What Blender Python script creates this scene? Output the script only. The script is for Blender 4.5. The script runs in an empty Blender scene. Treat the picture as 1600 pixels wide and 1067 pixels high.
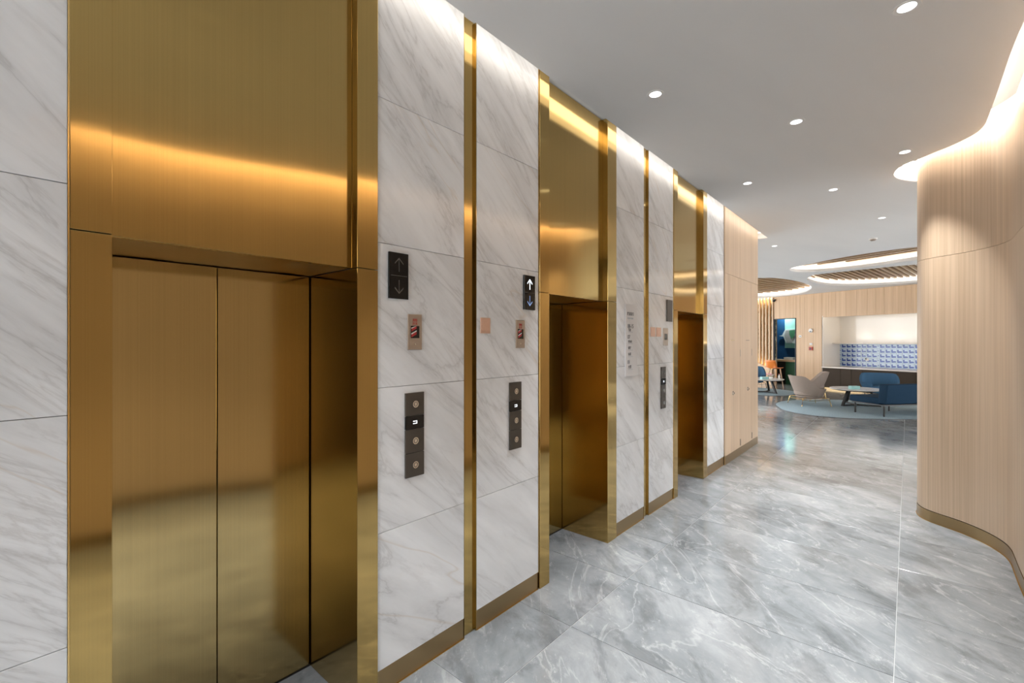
import bpy, bmesh, math, random
from mathutils import Vector, Matrix
random.seed(7)
R = math.radians
SC = bpy.context.scene
COL = SC.collection

# ------------------------------------------------------------------ camera, world, exposure
CAM_Z = 1.75
FPX = 715.0
HEAD = math.atan(619.0 / FPX)
cd = bpy.data.cameras.new('camera')
cam = bpy.data.objects.new('camera', cd)
COL.objects.link(cam)
cam.location = (0, 0, CAM_Z)
cam.rotation_euler = (R(90), 0, HEAD - R(90))
cd.sensor_fit = 'HORIZONTAL'
cd.sensor_width = 36.0
cd.lens = 36.0 * FPX / 1600.0
cd.clip_start = 0.02
SC.camera = cam

wd = bpy.data.worlds.new('world')
SC.world = wd
wd.use_nodes = True
wd.node_tree.nodes['Background'].inputs[0].default_value = (0.96, 0.98, 1.0, 1)
wd.node_tree.nodes['Background'].inputs[1].default_value = 3.0

vs = SC.view_settings
vs.view_transform = 'Standard'
vs.look = 'None'
vs.gamma = 1.0
vs.use_curve_mapping = False
vs.exposure = 1.05
SC.cycles.max_bounces = 9
SC.cycles.diffuse_bounces = 5
SC.cycles.glossy_bounces = 6
SC.cycles.transmission_bounces = 6
SC.cycles.sample_clamp_indirect = 6.0
SC.cycles.adaptive_threshold = 0.02
SC.cycles.caustics_reflective = False
SC.cycles.caustics_refractive = False

DOWN_W = 5.5            # watts of one corridor downlight
LOUNGE_W = 6.0
LED_LEFT = 1.9          # radiance of the strips in the coves
LED_RIGHT = 25.0
LED_OVAL = 12.0
WARM = (1.0, 0.92, 0.83)
NEUTRAL = (0.96, 0.98, 1.0)
DAYLIGHT = (0.93, 0.97, 1.0)

# ------------------------------------------------------------------ material helpers
def mat(name, col=(0.8, 0.8, 0.8), rough=0.5, metal=0.0, **kw):
    m = bpy.data.materials.new(name)
    m.use_nodes = True
    b = m.node_tree.nodes['Principled BSDF']
    b.inputs['Base Color'].default_value = (*col, 1)
    b.inputs['Roughness'].default_value = rough
    b.inputs['Metallic'].default_value = metal
    for k, v in kw.items():
        b.inputs[k.replace('_', ' ')].default_value = v
    return m

def emit(name, col, strength):
    m = bpy.data.materials.new(name)
    m.use_nodes = True
    nt = m.node_tree
    nt.nodes.clear()
    e = nt.nodes.new('ShaderNodeEmission')
    e.inputs[0].default_value = (*col, 1)
    e.inputs[1].default_value = strength
    o = nt.nodes.new('ShaderNodeOutputMaterial')
    nt.links.new(e.outputs[0], o.inputs[0])
    return m

class NT:
    def __init__(s, m):
        s.t = m.node_tree
        s.b = s.t.nodes['Principled BSDF']
    def n(s, kind, **kw):
        d = s.t.nodes.new(kind)
        for k, v in kw.items():
            setattr(d, k, v)
        return d
    def link(s, a, b):
        s.t.links.new(a, b)
    def math(s, op, a, b=None):
        d = s.n('ShaderNodeMath', operation=op)
        for i, v in enumerate((a, b)):
            if v is None:
                continue
            if isinstance(v, (int, float)):
                d.inputs[i].default_value = v
            else:
                s.link(v, d.inputs[i])
        return d.outputs[0]
    def pos(s, rot=(0, 0, 0), scale=(1, 1, 1), rnd=0.0, pre=None):
        """world position, shifted per object, turned, then stretched"""
        g = s.n('ShaderNodeNewGeometry').outputs['Position']
        if rnd:
            oi = s.n('ShaderNodeObjectInfo')
            v = s.n('ShaderNodeVectorMath', operation='SCALE')
            cx = s.n('ShaderNodeCombineXYZ')
            s.link(oi.outputs['Random'], cx.inputs[0])
            s.link(s.math('MULTIPLY', oi.outputs['Random'], 1.7), cx.inputs[1])
            s.link(s.math('MULTIPLY', oi.outputs['Random'], -2.3), cx.inputs[2])
            s.link(cx.outputs[0], v.inputs[0])
            v.inputs['Scale'].default_value = rnd
            a = s.n('ShaderNodeVectorMath', operation='ADD')
            s.link(g, a.inputs[0])
            s.link(v.outputs[0], a.inputs[1])
            g = a.outputs[0]
        m1 = s.n('ShaderNodeMapping')
        m1.inputs['Rotation'].default_value = rot
        s.link(g, m1.inputs['Vector'])
        m2 = s.n('ShaderNodeMapping')
        m2.inputs['Scale'].default_value = scale
        s.link(m1.outputs[0], m2.inputs['Vector'])
        return m2.outputs[0]
    def noise(s, vec, scale, detail=4, rough=0.55, dist=0.0):
        d = s.n('ShaderNodeTexNoise')
        s.link(vec, d.inputs['Vector'])
        d.inputs['Scale'].default_value = scale
        d.inputs['Detail'].default_value = detail
        d.inputs['Roughness'].default_value = rough
        d.inputs['Distortion'].default_value = dist
        return d.outputs['Fac']
    def ramp(s, fac, stops, interp='LINEAR'):
        d = s.n('ShaderNodeValToRGB')
        cr = d.color_ramp
        cr.interpolation = interp
        while len(cr.elements) < len(stops):
            cr.elements.new(0.5)
        for e, (p, c) in zip(cr.elements, stops):
            e.position = p
            e.color = (*c, 1) if len(c) == 3 else c
        s.link(fac, d.inputs[0])
        return d.outputs[0]
    def mix(s, fac, a, b, mode='MIX'):
        d = s.n('ShaderNodeMix', data_type='RGBA', blend_type=mode)
        for sock, v in ((0, fac), (6, a), (7, b)):
            if isinstance(v, (int, float)):
                d.inputs[sock].default_value = v
            elif isinstance(v, tuple):
                d.inputs[sock].default_value = (*v, 1)
            else:
                s.link(v, d.inputs[sock])
        return d.outputs[2]

def g3(v):
    return (v, v, v)

# white marble with grey veins running down to the right
M = {}
def white_marble():
    m = mat('white_marble', (0.8, 0.8, 0.8), 0.12)
    t = NT(m)
    rot = (0, R(-42), 0)
    a = t.pos(rot, (0.42, 1.0, 1.9), 9.0)
    n1 = t.noise(a, 1.5, 7, 0.58, 0.7)
    v1 = t.ramp(t.math('ABSOLUTE', t.math('SUBTRACT', n1, 0.5)), [(0.0, g3(0.55)), (0.010, g3(0.25)), (0.045, g3(0.10)), (0.12, g3(0.0))])
    b = t.pos(rot, (0.5, 1.0, 3.2), 15.0)
    n2 = t.noise(b, 3.0, 8, 0.62, 0.5)
    v2 = t.ramp(t.math('ABSOLUTE', t.math('SUBTRACT', n2, 0.5)), [(0.0, g3(0.42)), (0.02, g3(0.16)), (0.07, g3(0.0))])
    cloud = t.noise(t.pos(rot, (0.45, 1, 1.5), 5.0), 1.5, 3, 0.5, 0.3)
    mask = t.ramp(cloud, [(0.42, g3(0.0)), (0.62, g3(1.0))])
    c = t.mix(v1, (0.87, 0.885, 0.905), (0.48, 0.48, 0.485))
    c2 = t.mix(t.math('MULTIPLY', v2, mask), c, (0.48, 0.47, 0.465))
    haze = t.ramp(t.noise(b, 1.1, 5, 0.55, 0.4), [(0.36, g3(0.84)), (0.60, g3(1.0))])
    c4 = t.mix(1.0, c2, haze, 'MULTIPLY')
    n4 = t.noise(t.pos(rot, (0.35, 1, 1.6), 21.0), 0.9, 4, 0.5, 0.9)
    o = t.ramp(t.math('ABSOLUTE', t.math('SUBTRACT', n4, 0.36)), [(0.0, g3(0.28)), (0.006, g3(0.0))])
    c5 = t.mix(o, c4, (0.55, 0.42, 0.28))
    t.link(c5, t.b.inputs['Base Color'])
    return m
M['marble'] = white_marble()

def grey_stone():
    m = mat('grey_floor_stone', (0.3, 0.3, 0.3), 0.1)
    t = NT(m)
    rot = (0, 0, R(-50))
    a = t.pos(rot, (0.9, 1.45, 1), 17.0)
    n1 = t.noise(a, 1.9, 12, 0.66, 0.5)
    base = t.ramp(n1, [(0.28, (0.185, 0.199, 0.208)), (0.45, (0.258, 0.276, 0.286)), (0.55, (0.305, 0.322, 0.332)), (0.72, (0.42, 0.434, 0.442))])
    b = t.pos(rot, (1.0, 1.8, 1), 29.0)
    n2 = t.noise(b, 6.0, 14, 0.85, 0.3)
    fl = t.ramp(n2, [(0.55, g3(0.0)), (0.64, g3(0.65))])
    c = t.mix(fl, base, (0.56, 0.57, 0.57))
    n3 = t.noise(t.pos(rot, (0.4, 1.2, 1), 11.0), 1.2, 6, 0.55, 1.1)
    vein = t.ramp(t.math('ABSOLUTE', t.math('SUBTRACT', n3, 0.5)), [(0.0, g3(0.4)), (0.010, g3(0.0))])
    c2 = t.mix(vein, c, (0.58, 0.59, 0.59))
    n5 = t.noise(b, 2.2, 8, 0.65, 0.5)
    dk = t.ramp(n5, [(0.38, g3(0.74)), (0.48, g3(1.0))])
    c3 = t.mix(1.0, c2, dk, 'MULTIPLY')
    t.link(c3, t.b.inputs['Base Color'])
    r = t.ramp(n1, [(0.3, g3(0.08)), (0.7, g3(0.16))])
    t.link(r, t.b.inputs['Roughness'])
    return m
M['stone'] = grey_stone()

def wood(name, c0, c1, sc=1.0, rough=0.42):
    m = mat(name, c0, rough)
    t = NT(m)
    a = t.pos((0, 0, 0), (55 * sc, 55 * sc, 0.5), 3.0)
    n1 = t.noise(a, 1.0, 3, 0.6)
    b = t.pos((0, 0, 0), (9 * sc, 9 * sc, 0.25), 3.0)
    n2 = t.noise(b, 1.0, 2, 0.5)
    f = t.math('ADD', t.math('MULTIPLY', n1, 0.7), t.math('MULTIPLY', n2, 0.3))
    c = t.ramp(f, [(0.36, c0), (0.64, c1)])
    t.link(c, t.b.inputs['Base Color'])
    return m
M['wood'] = wood('light_veneer', (0.56, 0.40, 0.265), (0.70, 0.52, 0.36))
M['wood_far'] = wood('honey_veneer', (0.56, 0.37, 0.215), (0.68, 0.475, 0.295), 0.5)
M['slat'] = wood('ceiling_slat_wood', (0.26, 0.165, 0.085), (0.34, 0.225, 0.12))

def brass(name, col, rough=0.11, aniso=0.8):
    m = mat(name, col, rough, 1.0)
    t = NT(m)
    a = t.pos((0, 0, 0), (330, 330, 0.35), 2.0)
    n1 = t.noise(a, 1.0, 3, 0.6)
    c = t.ramp(n1, [(0.3, tuple(x * 0.94 for x in col)), (0.7, tuple(min(1, x * 1.04) for x in col))])
    t.link(c, t.b.inputs['Base Color'])
    r = t.ramp(n1, [(0.3, g3(rough * 0.92)), (0.7, g3(rough * 1.1))])
    t.link(r, t.b.inputs['Roughness'])
    t.b.inputs['Anisotropic'].default_value = aniso
    t.b.inputs['Anisotropic Rotation'].default_value = 0.25
    cx = t.n('ShaderNodeCombineXYZ')
    cx.inputs[2].default_value = 1.0
    t.link(cx.outputs[0], t.b.inputs['Tangent'])
    # slow buckle of the sheet metal
    w = t.noise(t.pos((0, 0, 0), (1.1, 1.1, 0.7), 4.0), 1.3, 1, 0.4)
    bp = t.n('ShaderNodeBump')
    bp.inputs['Strength'].default_value = 0.25
    bp.inputs['Distance'].default_value = 0.02
    t.link(w, bp.inputs['Height'])
    t.link(bp.outputs[0], t.b.inputs['Normal'])
    return m
M['brass'] = brass('brushed_brass', (0.55, 0.38, 0.14))
M['brass_door'] = brass('brushed_brass_door', (0.60, 0.45, 0.205), 0.13)
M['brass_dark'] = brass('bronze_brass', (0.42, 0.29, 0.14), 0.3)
M['skirt'] = mat('skirting_brass', (0.40, 0.285, 0.15), 0.28, 1.0)
M['gold'] = mat('polished_gold', (0.85, 0.60, 0.26), 0.2, 1.0)

def fabric(name, col, sc=180.0):
    m = mat(name, col, 0.85)
    t = NT(m)
    n1 = t.noise(t.pos((0, 0, 0), (1, 1, 1), 2.0), sc, 2, 0.6)
    c = t.ramp(n1, [(0.3, tuple(x * 0.82 for x in col)), (0.7, tuple(min(1, x * 1.15) for x in col))])
    t.link(c, t.b.inputs['Base Color'])
    t.b.inputs['Specular IOR Level'].default_value = 0.1
    return m
def ceiling_paint():
    m = mat('ceiling_paint', (0.55, 0.55, 0.545), 0.8)
    t = NT(m)
    n1 = t.noise(t.pos((0, 0, R(20)), (0.4, 1.6, 1)), 1.0, 3, 0.5)
    c = t.ramp(n1, [(0.3, (0.76, 0.757, 0.75)), (0.7, (0.80, 0.795, 0.785))])
    t.link(c, t.b.inputs['Base Color'])
    return m
M['ceiling'] = ceiling_paint()
M['white'] = mat('white_paint', (0.82, 0.81, 0.79), 0.6)
M['cove_board'] = mat('darkened_cove_board', (0.40, 0.385, 0.37), 0.7)  # greyer than the white boards, so the LED light doesn't burn out
M['cream'] = mat('cream_paint', (0.80, 0.74, 0.66), 0.4)
M['gloss_white'] = mat('glossy_white_panel', (0.80, 0.77, 0.72), 0.12)
M['grout'] = mat('pale_grout', (0.50, 0.51, 0.51), 0.6)
M['backing'] = mat('dark_backing', (0.30, 0.29, 0.28), 0.7)
M['dark'] = mat('dark_gap', (0.02, 0.018, 0.015), 0.7)
M['black'] = mat('black_metal', (0.012, 0.012, 0.013), 0.4)
M['black_glass'] = mat('black_glass', (0.006, 0.006, 0.007), 0.08)
M['bronze'] = mat('dark_bronze_steel', (0.085, 0.07, 0.056), 0.38, 0.35)
M['steel'] = mat('satin_steel', (0.47, 0.39, 0.32), 0.35, 0.6)
M['chrome'] = mat('chrome', (0.85, 0.85, 0.84), 0.12, 1.0)
M['copper'] = mat('rose_copper_plate', (0.72, 0.47, 0.35), 0.35, 0.35)
M['arrow_off'] = mat('unlit_arrow', (0.10, 0.09, 0.075), 0.4)
M['arrow_on'] = emit('lit_arrow', (0.75, 0.88, 1.0), 2.2)
M['arrow_dim'] = emit('half_lit_arrow', (0.35, 0.5, 0.85), 0.45)
M['glyph'] = emit('display_glyph', (0.9, 0.95, 1.0), 1.1)
M['red'] = mat('red_print', (0.42, 0.03, 0.03), 0.45)
M['print_dark'] = mat('navy_print', (0.035, 0.04, 0.06), 0.5)
M['print_grey'] = mat('grey_blue_print', (0.33, 0.40, 0.47), 0.5)
M['sign'] = mat('frosted_sign_plate', (0.66, 0.66, 0.67), 0.35)
M['taupe_cab'] = mat('taupe_cabinet', (0.060, 0.044, 0.031), 0.6, 0.0, Specular_IOR_Level=0.15)
M['counter'] = mat('pale_stone_top', (0.72, 0.64, 0.58), 0.2)
M['blue_fabric'] = fabric('blue_fabric', (0.016, 0.040, 0.074))
M['blue_soft'] = fabric('soft_blue_fabric', (0.058, 0.135, 0.235))
M['taupe_fabric'] = fabric('taupe_fabric', (0.36, 0.295, 0.255))
M['rug'] = fabric('blue_grey_rug', (0.30, 0.39, 0.44), 40.0)
M['rug_edge'] = mat('dark_rug_edge', (0.10, 0.105, 0.11), 0.8)
M['table_top'] = mat('white_marble_table', (0.82, 0.79, 0.76), 0.2)
M['teal_box'] = mat('pale_teal_card', (0.36, 0.66, 0.66), 0.6)
M['paper'] = mat('white_paper', (0.85, 0.85, 0.84), 0.7)
M['orange'] = mat('orange_shell', (0.72, 0.20, 0.025), 0.4)
M['stool_wood'] = mat('pale_beech', (0.66, 0.46, 0.30), 0.5)
M['tile_pale'] = mat('pale_blue_glaze', (0.52, 0.66, 0.80), 0.18)
M['tile_blue'] = mat('cobalt_glaze', (0.022, 0.07, 0.36), 0.18)
M['navy'] = mat('navy_wall', (0.01, 0.07, 0.17), 0.6)
M['green'] = mat('bottle_green', (0.025, 0.12, 0.06), 0.5)
M['mint'] = mat('mint_panel', (0.36, 0.62, 0.52), 0.5)
M['mid_green'] = mat('leaf_green', (0.09, 0.27, 0.13), 0.5)
M['art_white'] = mat('art_white', (0.74, 0.74, 0.70), 0.5)
M['art_taupe'] = mat('art_taupe', (0.48, 0.43, 0.39), 0.5)
M['petal'] = mat('pink_petal', (0.80, 0.36, 0.45), 0.6)
M['leaf'] = mat('leaf', (0.05, 0.16, 0.05), 0.6)
M['red_plastic'] = mat('red_plastic', (0.45, 0.03, 0.02), 0.4)
M['glass'] = mat('clear_glass', (0.9, 0.97, 0.95), 0.02, 0.0, Transmission_Weight=1.0)
def foliage_screen():
    m = mat('foliage_print', (0.4, 0.5, 0.4), 0.3)
    t = NT(m)
    n1 = t.noise(t.pos((0, 0, 0), (5, 5, 2.0)), 1.6, 5, 0.7, 0.6)
    c = t.ramp(n1, [(0.40, (0.015, 0.025, 0.012)), (0.47, (0.10, 0.14, 0.08)), (0.53, (0.42, 0.50, 0.40)), (0.65, (0.60, 0.62, 0.50))])
    t.link(c, t.b.inputs['Base Color'])
    return m
M['foliage'] = foliage_screen()
M['unseen_dark'] = mat('unseen_dark_wall', (0.06, 0.05, 0.042), 0.4)  # dark tone for unseen walls behind the camera, keeps brass reflections dark
M['led_left'] = emit('led_cove_neutral', (1.0, 0.92, 0.83), LED_LEFT)
M['led_right'] = emit('led_cove_warm', WARM, LED_RIGHT)
M['led_oval'] = emit('led_oval', (1.0, 0.93, 0.84), LED_OVAL)
M['led_warm'] = emit('led_plinth', (1.0, 0.72, 0.36), 22.0)
M['led_niche'] = emit('led_niche', (1.0, 0.88, 0.72), 4.0)
M['lamp_face'] = emit('downlight_lens', (0.95, 0.98, 1.0), 1.6)

# ------------------------------------------------------------------ mesh helpers
class MB:
    def __init__(s):
        s.v, s.f = [], []
    def add(s, vs, fs):
        o = len(s.v)
        s.v += [tuple(p) for p in vs]
        s.f += [tuple(i + o for i in q) for q in fs]
        return s
    def box(s, x0, x1, y0, y1, z0, z1):
        p = [(x, y, z) for z in (z0, z1) for y in (y0, y1) for x in (x0, x1)]
        return s.add(p, [(0, 2, 3, 1), (4, 5, 7, 6), (0, 1, 5, 4), (2, 6, 7, 3), (0, 4, 6, 2), (1, 3, 7, 5)])
    def prism(s, poly, z0, z1):
        n = len(poly)
        area = sum(poly[i][0] * poly[(i + 1) % n][1] - poly[(i + 1) % n][0] * poly[i][1] for i in range(n))
        if area < 0:
            poly = poly[::-1]
        p = [(x, y, z0) for x, y in poly] + [(x, y, z1) for x, y in poly]
        fs = [tuple(range(n))[::-1], tuple(range(n, 2 * n))]
        fs += [(i, (i + 1) % n, n + (i + 1) % n, n + i) for i in range(n)]
        return s.add(p, fs)
    def prism_y(s, poly, y0, y1):
        """polygon in x-z pushed through in y"""
        n = len(poly)
        area = sum(poly[i][0] * poly[(i + 1) % n][1] - poly[(i + 1) % n][0] * poly[i][1] for i in range(n))
        if area < 0:
            poly = poly[::-1]
        p = [(x, y0, z) for x, z in poly] + [(x, y1, z) for x, z in poly]
        fs = [tuple(range(n)), tuple(range(n, 2 * n))[::-1]]
        fs += [((i + 1) % n, i, n + i, n + (i + 1) % n) for i in range(n)]
        return s.add(p, fs)
    def tube(s, pts, r, seg=8, r2=None):
        pts = [Vector(p) for p in pts]
        rings = []
        for i, p in enumerate(pts):
            d = (pts[min(i + 1, len(pts) - 1)] - pts[max(i - 1, 0)]).normalized()
            up = Vector((0, 0, 1)) if abs(d.z) < 0.95 else Vector((1, 0, 0))
            a = d.cross(up).normalized()
            b = d.cross(a).normalized()
            rr = r if r2 is None else r + (r2 - r) * i / (len(pts) - 1)
            rings.append([p + (a * math.cos(2 * math.pi * k / seg) + b * math.sin(2 * math.pi * k / seg)) * rr for k in range(seg)])
        vs = [q for ring in rings for q in ring]
        fs = []
        for i in range(len(pts) - 1):
            for k in range(seg):
                fs.append((i * seg + k, i * seg + (k + 1) % seg, (i + 1) * seg + (k + 1) % seg, (i + 1) * seg + k))
        fs += [tuple(range(seg))[::-1], tuple(range((len(pts) - 1) * seg, len(pts) * seg))]
        return s.add(vs, fs)
    def lathe(s, prof, seg=24, c=(0, 0, 0), sx=1.0, sy=1.0):
        vs, fs = [], []
        n = len(prof)
        for k in range(seg):
            a = 2 * math.pi * k / seg
            for r, z in prof:
                vs.append((c[0] + r * sx * math.cos(a), c[1] + r * sy * math.sin(a), c[2] + z))
        for k in range(seg):
            for i in range(n - 1):
                fs.append((k * n + i, ((k + 1) % seg) * n + i, ((k + 1) % seg) * n + i + 1, k * n + i + 1))
        return s.add(vs, fs)
    def disc_y(s, x, z, y0, y1, r, seg=20):
        """short cylinder whose axis is y"""
        return s.prism_y([(x + r * math.cos(2 * math.pi * k / seg), z + r * math.sin(2 * math.pi * k / seg)) for k in range(seg)], y0, y1)
    def build(s, name, material, parent=None, bevel=0.0, seg=2, smooth=None, subsurf=0, **tags):
        me = bpy.data.meshes.new(name)
        me.from_pydata(s.v, [], s.f)
        bm = bmesh.new()
        bm.from_mesh(me)
        bmesh.ops.remove_doubles(bm, verts=bm.verts, dist=1e-6)
        bmesh.ops.recalc_face_normals(bm, faces=bm.faces)
        if bevel:
            es = [e for e in bm.edges if len(e.link_faces) == 2 and e.calc_face_angle(0) > R(25)]
            bmesh.ops.bevel(bm, geom=es, offset=bevel, segments=seg, profile=0.5, affect='EDGES')
        bm.to_mesh(me)
        bm.free()
        ms = material if isinstance(material, (list, tuple)) else [material]
        for m in ms:
            me.materials.append(M[m] if isinstance(m, str) else m)
        if smooth:
            me.shade_smooth()
            me.set_sharp_from_angle(angle=R(smooth))
        o = link(name, me, parent, **tags)
        if subsurf:
            md = o.modifiers.new('subsurf', 'SUBSURF')
            md.levels = md.render_levels = subsurf
        return o

def link(name, data, parent=None, **tags):
    o = bpy.data.objects.new(name, data)
    COL.objects.link(o)
    if parent is not None:
        o.parent = parent
    for k, v in tags.items():
        o[k] = v
    return o

def thing(name, label, category, loc=(0, 0, 0), rz=0.0, group=None):
    o = link(name, None, None, label=label, category=category)
    o.empty_display_size = 0.1
    o.location = loc
    o.rotation_euler = (0, 0, rz)
    if group:
        o['group'] = group
    return o

def copy_tree(root, parent=None):
    c = root.copy()
    COL.objects.link(c)
    c.parent = parent
    for ch in list(root.children):
        copy_tree(ch, c)
    return c

def spline(pts, n=8, closed=False):
    out = []
    m = len(pts)
    rng = range(m if closed else m - 1)
    for i in rng:
        if closed:
            p0, p1, p2, p3 = pts[(i - 1) % m], pts[i], pts[(i + 1) % m], pts[(i + 2) % m]
        else:
            p0, p1, p2, p3 = pts[max(i - 1, 0)], pts[i], pts[i + 1], pts[min(i + 2, m - 1)]
        for k in range(n):
            t = k / n
            out.append(tuple(0.5 * ((2 * b) + (-a + c) * t + (2 * a - 5 * b + 4 * c - d) * t * t + (-a + 3 * b - 3 * c + d) * t ** 3)
                             for a, b, c, d in zip(p0, p1, p2, p3)))
    if not closed:
        out.append(tuple(pts[-1]))
    return out

def offset(pts, d, closed=False):
    """shift a 2-D polyline sideways: positive goes to the left of travel"""
    out = []
    n = len(pts)
    for i, p in enumerate(pts):
        a = pts[(i - 1) % n] if (closed or i) else pts[i]
        b = pts[(i + 1) % n] if (closed or i < n - 1) else pts[i]
        t = Vector((b[0] - a[0], b[1] - a[1])).normalized()
        out.append((p[0] - t.y * d, p[1] + t.x * d))
    return out

def ribbon(pts, z0, z1, closed=False):
    """upright sheet along a polyline"""
    n = len(pts)
    mb = MB()
    vs = [(x, y, z0) for x, y in pts] + [(x, y, z1) for x, y in pts]
    fs = [(i, (i + 1) % n, n + (i + 1) % n, n + i) for i in range(n if closed else n - 1)]
    return mb.add(vs, fs)

def strip_between(a, b, za, zb, closed=False):
    """sheet spanned between two polylines of equal length"""
    n = len(a)
    mb = MB()
    vs = [(x, y, za) for x, y in a] + [(x, y, zb) for x, y in b]
    fs = [(i, (i + 1) % n, n + (i + 1) % n, n + i) for i in range(n if closed else n - 1)]
    return mb.add(vs, fs)

def curved_slab(front, back, z0, z1):
    n = len(front)
    mb = MB()
    vs = [(x, y, z0) for x, y in front] + [(x, y, z1) for x, y in front] + [(x, y, z0) for x, y in back] + [(x, y, z1) for x, y in back]
    fs = []
    for i in range(n - 1):
        fs += [(i, i + 1, n + i + 1, n + i), (2 * n + i + 1, 2 * n + i, 3 * n + i, 3 * n + i + 1),
               (n + i, n + i + 1, 3 * n + i + 1, 3 * n + i), (i + 1, i, 2 * n + i, 2 * n + i + 1)]
    fs += [(0, n, 3 * n, 2 * n), (n - 1, 3 * n - 1, 4 * n - 1, 2 * n - 1)]
    return mb.add(vs, fs)

def plate_with_holes(name, outer, holes, z0, z1, material, **tags):
    cu = bpy.data.curves.new(name, 'CURVE')
    cu.dimensions = '2D'
    cu.fill_mode = 'BOTH'
    cu.extrude = (z1 - z0) / 2
    for poly in [outer] + holes:
        sp = cu.splines.new('POLY')
        sp.points.add(len(poly) - 1)
        for p, q in zip(sp.points, poly):
            p.co = (q[0], q[1], 0, 1)
        sp.use_cyclic_u = True
    tmp = bpy.data.objects.new('tmp', cu)
    COL.objects.link(tmp)
    bpy.context.view_layer.update()
    me = bpy.data.meshes.new_from_object(tmp.evaluated_get(bpy.context.evaluated_depsgraph_get()))
    bpy.data.objects.remove(tmp)
    me.name = name
    me.materials.clear()
    me.materials.append(M[material])
    o = link(name, me, None, **tags)
    o.location.z = (z0 + z1) / 2
    return o

def text_mesh(name, body, size, material, parent, loc, rot=(R(90), 0, 0), depth=0.0006, bold=0.0):
    cu = bpy.data.curves.new(name, 'FONT')
    cu.body = body
    cu.size = size
    cu.extrude = depth
    cu.offset = bold
    cu.resolution_u = 3
    tmp = bpy.data.objects.new('tmp', cu)
    COL.objects.link(tmp)
    bpy.context.view_layer.update()
    me = bpy.data.meshes.new_from_object(tmp.evaluated_get(bpy.context.evaluated_depsgraph_get()))
    bpy.data.objects.remove(tmp)
    me.materials.clear()
    me.materials.append(M[material])
    o = link(name, me, parent)
    o.location = loc
    o.rotation_euler = rot
    return o

# ------------------------------------------------------------------ key measures
D = 1.975            # plane of the marble facing
H = 3.54             # underside of the ceiling
COVE = 3.69          # top of the lift wall, inside the cove
EDGE = 1.836         # ceiling edge along the lift wall
WEND = 8.71          # end of the lift wall
SK = 0.12            # height of the skirting
LIFTS = [(0.175, 0.276, 1.156, 1.267), (2.572, 2.686, 3.540, 3.696), (5.022, 5.134, 5.992, 6.133)]
CAB0 = 6.868

# ------------------------------------------------------------------ floor: slab with stone tiles
floor = MB().box(-5, 27, -8, 10, -0.12, -0.003).build('floor', 'grout', kind='structure')
TX, TY = 0.752, 1.51
gx0, gy0 = 2.362 - 12 * TX, 1.567 - 8 * TY
tile_me = None
def tile_visible(x, y):
    fx, fy = math.cos(HEAD), math.sin(HEAD)
    d = x * fx + y * fy
    if d < 0.5:
        return x > -1.5 and -1.8 < y < 2.5
    px = 800 + FPX * (x * fy - y * fx) / d
    return -500 < px < 1750
right_pts = [(-5.0, -1.62), (-3.2, -1.62), (-1.2, -1.58), (0.8, -1.35), (1.67, -1.13), (2.55, -0.82), (3.5, -0.655), (4.3, -0.612), (4.78, -0.608), (5.10, -0.614),
             (5.30, -0.617), (5.45, -0.598), (5.60, -0.545), (5.72, -0.475), (5.84, -0.375), (5.93, -0.265), (6.01, -0.165), (6.11, -0.098), (6.25, -0.070),
             (6.40, -0.088), (6.54, -0.16), (6.64, -0.29), (6.69, -0.50), (6.70, -0.9), (6.70, -2.0), (6.70, -4.5), (6.70, -8.0)]
ti = 0
for i in range(0, 48):
    for j in range(0, 16):
        x0, y0 = gx0 + i * TX, gy0 + j * TY
        x1, y1 = x0 + TX, y0 + TY
        cx, cy = (x0 + x1) / 2, (y0 + y1) / 2
        if x1 < -2.0 or x0 > 21.5 or not any(tile_visible(px, py) for px in (x0, cx, x1) for py in (y0, cy, y1)):
            continue
        if y0 > 2.5 and x1 < WEND:
            continue
        if y1 < -1.7 or (x1 < 6.7 and y1 < -0.9 and x0 > 3):
            continue
        if y0 > 7 or y1 < -4 or (x0 < 11 and y1 < -1.3 and x0 > 7):
            continue
        if tile_me is None:
            t0 = MB().box(-TX / 2 + 0.002, TX / 2 - 0.002, -TY / 2 + 0.002, TY / 2 - 0.002, -0.0029, 0.0).build('floor_tile', 'stone', floor, bevel=0.0008, seg=1)
            tile_me = t0.data
            t0.location = (cx, cy, 0)
        else:
            o = link('floor_tile', tile_me, floor)
            o.location = (cx, cy, 0)
        ti += 1

# ------------------------------------------------------------------ lift wall: backing, marble slabs, brass trim
wl = MB()
piers = [(-5.0, LIFTS[0][0]), (LIFTS[0][3], LIFTS[1][0]), (LIFTS[1][3], LIFTS[2][0]), (LIFTS[2][3], WEND - 0.03)]
for a, b in piers:
    wl.box(a + 0.001, b - 0.001, D + 0.0215, 2.75, 0, COVE)
for a, _, _, b in LIFTS:
    wl.box(a, b, 2.62, 2.75, 0, COVE)
wall_left = wl.build('wall_left', 'grout', kind='structure')
JOINTS = [SK, 0.80, 1.52, 2.24, 2.96, COVE]
cols = [(-3.40, -2.36), (-2.355, -1.16), (-1.155, -0.575), (-0.47, LIFTS[0][0] - 0.004), (LIFTS[0][3] + 0.004, 1.850), (1.956, LIFTS[1][0] - 0.008),
        (LIFTS[1][3] + 0.004, 4.272), (4.388, LIFTS[2][0] - 0.006), (LIFTS[2][3] + 0.004, CAB0 - 0.004)]
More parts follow.
